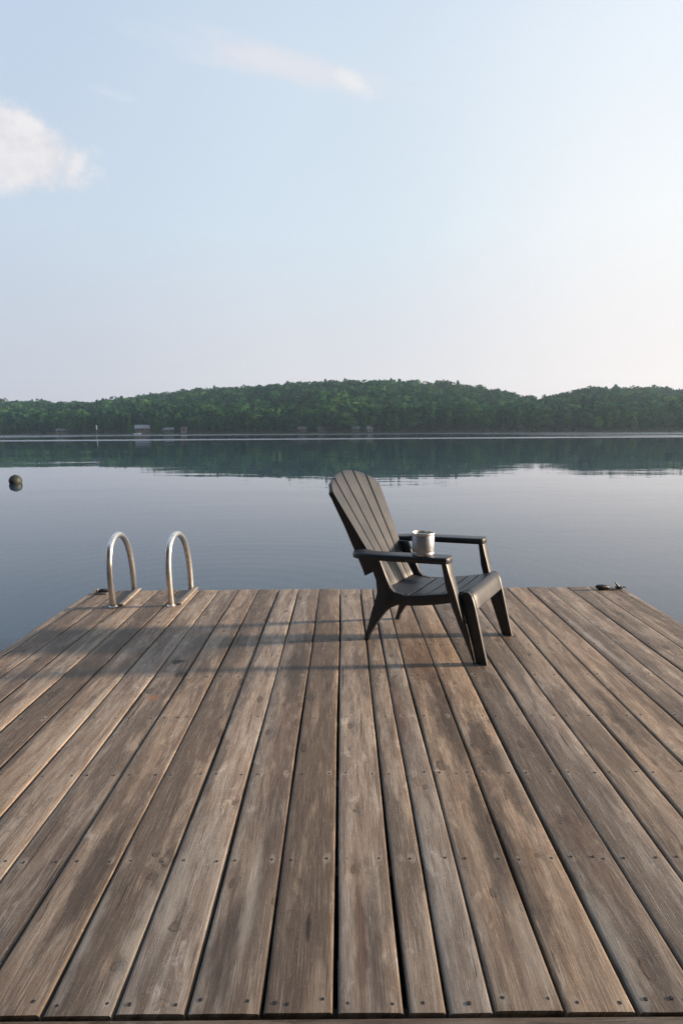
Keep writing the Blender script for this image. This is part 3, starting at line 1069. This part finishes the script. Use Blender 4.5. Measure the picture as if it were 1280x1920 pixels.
gx = np.linspace(-820, 820, 165)
gy = np.concatenate([np.linspace(318, 500, 48), np.linspace(506, 800, 40)])
X, Y = np.meshgrid(gx, gy)
Z = terrain_z(X, Y)
Z = np.where(Y < shore_y(X) - 2, WATER_Z - 1.0, Z)
verts = np.stack([X.ravel(), Y.ravel(), Z.ravel()], 1)
nx = len(gx)
idx = np.arange(len(gy) * nx).reshape(len(gy), nx)
faces = np.stack([idx[:-1, :-1].ravel(), idx[:-1, 1:].ravel(), idx[1:, 1:].ravel(), idx[1:, :-1].ravel()], 1)
me = bpy.data.meshes.new('hills')
me.from_pydata(verts.tolist(), [], faces.tolist())
for pl_ in me.polygons:
    pl_.use_smooth = True
tag(link_mesh('hills', me, SOIL), kind='structure')


# trees
def crown_quads(n, kind, r, h0, h1, q, seed):
    """n leaf clumps spread over a crown: lobes for broadleaf, tiers for conifers. returns (n,4,3)"""
    rg = np.random.default_rng(seed)
    hh = h1 - h0
    if kind == 'broad':
        nl = 9
        lob = np.stack([rg.normal(0, r * .42, nl), rg.normal(0, r * .42, nl), h0 + hh * (.28 + .62 * rg.random(nl))], 1)
        lob[0] = (0, 0, h0 + hh * .78)
        lr = r * (.42 + .22 * rg.random(nl))
        lz = hh * .24 * (.8 + .5 * rg.random(nl))
        k = rg.integers(0, nl, n)
        d = rg.normal(size=(n, 3))
        d[:, 2] = np.abs(d[:, 2]) * 1.0 - .35
        d /= np.linalg.norm(d, axis=1)[:, None]
        rad = (.72 + .34 * rg.random(n))[:, None]
        P = lob[k] + d * rad * np.stack([lr[k], lr[k], lz[k]], 1)
    elif kind == 'tall':
        z = rg.random(n) ** .85
        ang = rg.random(n) * 2 * math.pi
        wr = r * .62 * np.sin(np.clip(z * .93 + .07, 0, 1) * math.pi) ** .6 * (.75 + .4 * rg.random(n)) * (1 + .25 * np.sin(3 * ang + 9 * z))
        d = np.stack([np.cos(ang), np.sin(ang), .5 * np.ones(n)], 1)
        P = np.stack([np.cos(ang) * wr, np.sin(ang) * wr, h0 + hh * z], 1)
    else:
        z = rg.random(n) ** 1.3
        ang = rg.random(n) * 2 * math.pi
        tier = .72 + .28 * np.cos(z * 42)
        wr = r * .75 * (1.02 - z) * tier * (.7 + .4 * rg.random(n))
        d = np.stack([np.cos(ang), np.sin(ang), .55 * np.ones(n)], 1)
        P = np.stack([np.cos(ang) * wr, np.sin(ang) * wr, h0 + hh * z], 1)
    nrm = d + rg.normal(0, .45, (n, 3))
    nrm[:, 2] += .35
    nrm /= np.linalg.norm(nrm, axis=1)[:, None]
    a = np.cross(nrm, rg.normal(size=(n, 3)))
    a /= np.linalg.norm(a, axis=1)[:, None]
    b = np.cross(nrm, a)
    sz = q * (.6 + .8 * rg.random(n))[:, None]
    a = a * sz
    b = b * sz * (.6 + .5 * rg.random(n))[:, None]
    return np.stack([P - a - b * .6, P + a * .7 - b, P + a + b * .7, P - a * .6 + b], 1)


def quad_mesh(name, Q):
    me = bpy.data.meshes.new(name)
    n = len(Q)
    me.vertices.add(n * 4)
    me.vertices.foreach_set('co', Q.reshape(-1).astype(np.float32))
    me.loops.add(n * 4)
    me.loops.foreach_set('vertex_index', np.arange(n * 4, dtype=np.int32))
    me.polygons.add(n)
    me.polygons.foreach_set('loop_start', np.arange(0, n * 4, 4, dtype=np.int32))
    me.polygons.foreach_set('loop_total', np.full(n, 4, np.int32))
    me.update()
    return me


KINDS = [('broad', 'broadleaf_tree', 'full rounded broadleaf tree standing on the far lake shore', 'broadleaf trees along the far shore'),
         ('tall', 'narrow_tree', 'slim upright leafy tree standing on the far lake shore', 'slim leafy trees along the far shore'),
         ('cone', 'conifer_tree', 'dark pointed conifer standing on the far lake shore', 'conifers along the far shore')]
protos = []
for kind, nm, lab, grp in KINDS:
    for v in range(3):
        H = {'broad': 14.5, 'tall': 16.0, 'cone': 17.0}[kind]
        rr = {'broad': 5.0, 'tall': 3.9, 'cone': 3.4}[kind]
        Q = crown_quads(620, kind, rr, 1.2 if kind != 'cone' else .8, H, .62, 40 + v * 7 + len(kind))
        cm = quad_mesh('crown', Q)
        cm.materials.append(LEAF)
        tb = bmesh.new()
        tube(tb, [(0, 0, -1.0), (.05, 0, H * .3), (0, .06, H * .6), (0, 0, H * .9)], [.28, .22, .14, .04], 7)
        for k in range(4):
            an = k * 1.7 + v
            tube(tb, [(0, 0, H * (.3 + .1 * k)), (math.cos(an) * rr * .4, math.sin(an) * rr * .4, H * (.42 + .1 * k))], [.10, .03], 5)
        bmesh.ops.recalc_face_normals(tb, faces=tb.faces)
        tm = bpy.data.meshes.new('trunk')
        tb.to_mesh(tm)
        tb.free()
        tm.materials.append(BARK)
        protos.append((nm, lab, grp, cm, tm, H))
# openings in the front row, where the cottages stand
COTT = [(116, 6.5, 'tan'), (268, 8.5, 'grey'), (317, 5.6, 'green'), (345, 3.2, 'white'), (566, 5.0, 'brown'), (601, 3.2, 'stone'), (666, 4.2, 'slate'), (693, 2.6, 'pale'), (912, 2.2, 'cream')]
clear = [(ray(x, 808)[0], (wd * (.28 if 500 < x < 720 else .5) + (.4 if 500 < x < 720 else .6)) / 350) for x, wd, _ in COTT] + [(ray(181, 808)[0], 2.2 / 350)]
x = -262.0
count = 0
while x < 235 and count < 200:
    for row in range(2):
        xx = x + random.uniform(-1.6, 1.6) + row * 2.3
        yy = float(shore_y(xx)) + (4.5 if row == 0 else 11.5) + random.uniform(-2, 2)
        xx = xx * 1.0
        a = xx / yy
        hidden = any(abs(a - c) < wd for c, wd in clear)
        if (row == 0 and hidden) or (hidden and row == 1):
            continue
        kd = random.choices((0, 1, 2), (6, 4, 1))[0]
        nm, lab, grp, cm, tm, H = protos[kd * 3 + random.randrange(3)]
        s = random.uniform(.62, 1.02) * (1.0 if row else .82)
        e = tag(empty(nm, (xx, yy, float(terrain_z(np.array(xx), np.array(yy))) - .2), random.uniform(0, 6.28)), lab, 'tree', grp)
        e.scale = (s * random.uniform(.85, 1.15), s * random.uniform(.85, 1.15), s)
        for nn, mm in (('crown', cm), ('trunk', tm)):
            o = bpy.data.objects.new(nn, mm)
            col.objects.link(o)
            o.parent = e
        count += 1
    x += 5.0

# the wood on the slopes behind reads as one mass
lib = []
for kind, wgt in (('broad', 8), ('tall', 1.3), ('cone', .6)):
    for v in range(3):
        H = {'broad': 12.5, 'tall': 13.5, 'cone': 14.5}[kind]
        rr = {'broad': 6.0, 'tall': 4.2, 'cone': 3.2}[kind]
        lib.append((crown_quads(230, kind, rr, 0.5, H, .85, 300 + v * 3 + len(kind)), wgt))
wts = np.array([w_ for _, w_ in lib], float)
wts /= wts.sum()
chunks, tints = [], []
yy = 352.0
pts = []
for t in np.concatenate([np.arange(16, 120, 7.0), np.arange(120, 322, 8.5)]):
    for x in np.arange(-560, 560, 7.2):
        xx = x + rng.uniform(-3, 3)
        y = float(shore_y(xx)) + t + rng.uniform(-3, 3)
        if abs(xx / y) > .80:
            continue
        pts.append((xx, y))
pts = np.array(pts)
pz = terrain_z(pts[:, 0], pts[:, 1])
pick = rng.choice(len(lib), len(pts), p=wts)
for i, (xx, y) in enumerate(pts):
    Q = lib[pick[i]][0]
    a = rng.uniform(0, 6.28)
    s = rng.uniform(.60, 1.12)
    ca, sa = math.cos(a) * s, math.sin(a) * s
    P = np.empty_like(Q)
    P[..., 0] = Q[..., 0] * ca - Q[..., 1] * sa + xx
    P[..., 1] = Q[..., 0] * sa + Q[..., 1] * ca + y
    P[..., 2] = Q[..., 2] * s * rng.uniform(.85, 1.1) + pz[i] - .3
    chunks.append(P)
    pt_ = .5 + .5 * math.sin(xx * .045 + 1.3 * math.sin(y * .05)) * math.cos(y * .061 + xx * .021)
    tints.append(np.clip(rng.normal(.18 + .52 * pt_, .26), 0, 1) * (1.0 if pick[i] < 3 else .75 if pick[i] < 6 else .2))
Q = np.concatenate(chunks)
me = quad_mesh('forest', Q)
at = me.attributes.new('tint', 'FLOAT_COLOR', 'POINT')
tv = np.repeat(np.array(tints, np.float32), [len(c) * 4 for c in chunks])
at.data.foreach_set('color', np.stack([tv, tv, tv, np.ones_like(tv)], 1).ravel())
fo = link_mesh('forest', me, LEAFMASS)
tag(fo, 'dense green forest covering the hills behind the far shore', 'forest', kind='stuff')

# unseen shore and trees, added to keep sky light and sun off the dock
bm = bmesh.new()
rows = []
for y in (-3.0, -5.0, -12.0, -30.0, -66.0):
    rows.append([bm.verts.new((x, y - (1.5 * math.sin(x * .35)) + 8.0 * float(np.clip((abs(x) - 9) / 5, 0, 1)) * (1 if y > -20 else 0), WATER_Z + {-3.0: -.8, -5.0: .25, -12.0: 1.2, -30.0: 3.5, -66.0: 7.0}[y])) for x in np.linspace(-70, 70, 36)])
for a, b in zip(rows, rows[1:]):
    for k in range(len(a) - 1):
        bm.faces.new((a[k], a[k + 1], b[k + 1], b[k]))
tag(build('unseen_shore_ground', bm, SOIL), kind='structure')  # out of view; bulges at both sides to carry the added trees
chunks = []
spots = [(x + rng.uniform(-2, 2), y + rng.uniform(-1.5, 1.5)) for y in (-11, -17, -24) for x in np.arange(-42, 46, 5.5)]  # rows out of view, added to darken the sky behind the camera
SHADE_TREES = [(20, -3.4, 1.0), (24.5, -3.0, .95), (29, -2.0, 1.0), (22, -8.0, 1.0), (31, -7.0, 1.1)]  # right side, out of view, placed to shade the near boards
SHADE_TREES += [(-x_, y_, rng.uniform(.9, 1.2)) for x_ in (14.5, 18.5, 23, 28) for y_ in (-6.5, -2.5, 1.0)]  # left side, added to block low sky from the chair's sides
for (x, y, s) in [(a, b, rng.uniform(.9, 1.3)) for a, b in spots] + SHADE_TREES:
    Q = protos[int(rng.integers(0, 3))][3]
    co = np.empty(len(Q.vertices) * 3, np.float32)
    Q.vertices.foreach_get('co', co)
    P = co.reshape(-1, 4, 3) * s
    P = P + np.array([x, y, .3])
    chunks.append(P)
me = quad_mesh('unseen_shade_trees', np.concatenate(chunks))
at = me.attributes.new('tint', 'FLOAT_COLOR', 'POINT')
at.data.foreach_set('color', np.tile(np.array([.4, .4, .4, 1], np.float32), len(me.vertices)))
tag(link_mesh('unseen_shade_trees', me, LEAFMASS), 'unseen leafy trees added behind and beside the dock to block sky light', 'forest', kind='stuff')

# ------------------------------------------------------------------ cottages, flag, boat on the far shore
PAL = {'tan': ((.13, .105, .085), (.08, .072, .07)), 'grey': ((.12, .08, .062), (.17, .19, .21)), 'green': ((.08, .08, .065), (.12, .16, .145)), 'white': ((.28, .26, .25), (.20, .17, .16)), 'brown': ((.05, .042, .036), (.075, .065, .06)),
       'stone': ((.07, .07, .065), (.05, .05, .055)), 'slate': ((.06, .055, .05), (.09, .10, .115)), 'pale': ((.15, .15, .145), (.14, .145, .15)), 'cream': ((.14, .135, .12), (.08, .08, .08))}
CLAB = {'tan': 'tan cottage with a brown roof at the far left of the shore', 'grey': 'large brown cottage under a grey gabled roof beside the white boat', 'green': 'low cottage with a greenish metal roof among shore trees',
        'white': 'narrow pale boathouse at the water right of the low green roofed cottage', 'brown': 'brown cottage half hidden by trees left of the chair back', 'stone': 'small stone grey cabin in the trees above the chair',
        'slate': 'low dark cabin with a slate roof at the foot of the high hill', 'pale': 'small pale cabin right beside the low dark slate roofed cabin', 'cream': 'lone cream cabin on the shore of the right hand half'}
GLASS = simple('dark_window', (.02, .025, .03), .5, spec=.2)
for xpx, wd, key in COTT:
    d = ray(xpx, 808)
    yy = 345.0
    for _ in range(12):
        yy = float(shore_y(d[0] * yy)) + 5.0
    xx = d[0] * yy
    zz = float(terrain_z(np.array(xx), np.array(yy)))
    wc, rc = PAL[key]
    o = tag(empty('cottage', (xx, yy, zz), math.atan2(-xx, yy) + random.uniform(-.15, .15)), CLAB[key], 'cottage', 'cottages on the far shore')
    hh = {'grey': 3.0, 'white': 2.6}.get(key, 1.9)
    dp = wd * .7
    bm = bmesh.new()
    gab = 1.9 if key == 'grey' else 1.2
    prof_ = [(-dp / 2, -1.2), (dp / 2, -1.2), (dp / 2, hh), (0, hh + gab), (-dp / 2, hh)]
    loft(bm, [[(-wd / 2, y, z) for y, z in prof_], [(wd / 2, y, z) for y, z in prof_]])
    wall = build('wall', bm, simple('wall_' + key, wc, .85, .15, 1.5), o, smooth=False)
    bm = bmesh.new()
    ov = .5
    rp = [(-dp / 2 - ov, hh - gab * ov / (dp / 2) + .03), (0, hh + gab + .03), (dp / 2 + ov, hh - gab * ov / (dp / 2) + .03), (dp / 2 + ov, hh - gab * ov / (dp / 2) + .22), (0, hh + gab + .24), (-dp / 2 - ov, hh - gab * ov / (dp / 2) + .22)]
    loft(bm, [[(-wd / 2 - ov, y, z) for y, z in rp], [(wd / 2 + ov, y, z) for y, z in rp]])
    build('roof', bm, simple('roof_' + key, rc, .6, .15, 1.0), o, smooth=False)
    nw = max(1, int(wd / 2.6))
    for k in range(nw):
        bm = bmesh.new()
        xw = -wd / 2 + wd * (k + .5) / nw
        box(bm, (xw, -dp / 2 - .02, hh * .55), (1.1, .05, 1.2))
        wn = build('window', bm, GLASS, o, smooth=False)
        bm = bmesh.new()
        for sx in (-.62, .62):
            box(bm, (xw + sx, -dp / 2 - .03, hh * .55), (.12, .08, 1.45))
        for sz in (-.66, .66):
            box(bm, (xw, -dp / 2 - .03, hh * .55 + sz), (1.12, .07, .12))
        build('frame', bm, simple('white_trim', (.13, .125, .115), .7), wn, smooth=False)

WHITE = simple('white_paint', (.78, .78, .76), .5, .05)
d = ray(181, 808)
yy = 380.0
for _ in range(12):
    yy = float(shore_y(d[0] * yy)) + 2.5
o = tag(empty('flagpole', (d[0] * yy, yy, float(terrain_z(np.array(d[0] * yy), np.array(yy))))), 'white flag on a thin pole left of the large brown cottage', 'flagpole')
bm = bmesh.new()
tube(bm, [(0, 0, -.5), (0, 0, 3), (0, 0, 6.2)], [.07, .06, .04], 8)
build('pole', bm, ALU, o)
bm = bmesh.new()
rings = []
for k in range(9):
    t = k / 8
    yv = .12 * math.sin(t * 5)
    rings.append([(.06 + t * .8, yv, 2.6 + .5 * t), (.06 + t * .8, yv + .02, 2.6 + .5 * t), (.06 + t * .8, yv + .02, 5.9 - .6 * t), (.06 + t * .8, yv, 5.9 - .6 * t)])
loft(bm, rings)
build('flag', bm, WHITE, o)

d = ray(258, 813)
yy = 380.0
for _ in range(12):
    yy = float(shore_y(d[0] * yy)) - 6.0
o = tag(empty('motor_boat', (d[0] * yy, yy, WATER_Z), R(6)), 'small white motor boat moored in front of the large brown cottage', 'boat')
bm = bmesh.new()
rings = []
for t in np.linspace(0, 1, 10):
    xq = -2.3 + 4.6 * t
    hw = .9 * (1 - max(0, (t - .45) / .55) ** 2.2) + .03
    rings.append([(xq, -hw * .35, -.18), (xq, -hw, .25), (xq, -hw, .62 + .22 * t * t), (xq, hw, .62 + .22 * t * t), (xq, hw, .25), (xq, hw * .35, -.18)])
loft(bm, rings)
build('hull', bm, WHITE, o)
bm = bmesh.new()
box(bm, (-.2, 0, .98), (.9, 1.1, .5), .06)
build('windscreen', bm, GLASS, o)
bm = bmesh.new()
box(bm, (-2.45, 0, .55), (.3, .34, .75), .06)
build('outboard_motor', bm, BLACK, o)

# ------------------------------------------------------------------ air
bm = bmesh.new()
box(bm, (0, 555, 55), (1860, 1330, 2 * 57.0))
hz, g, hout = mat('haze')
pv = g.n('ShaderNodeVolumePrincipled', {'Color': (.62, .84, 1.0, 1), 'Density': 0.00019, 'Anisotropy': 0.3})
g.t.links.new(pv.outputs[0], hout.inputs['Volume'])
ho = build('haze', bm, hz, smooth=False)
tag(ho, kind='stuff')
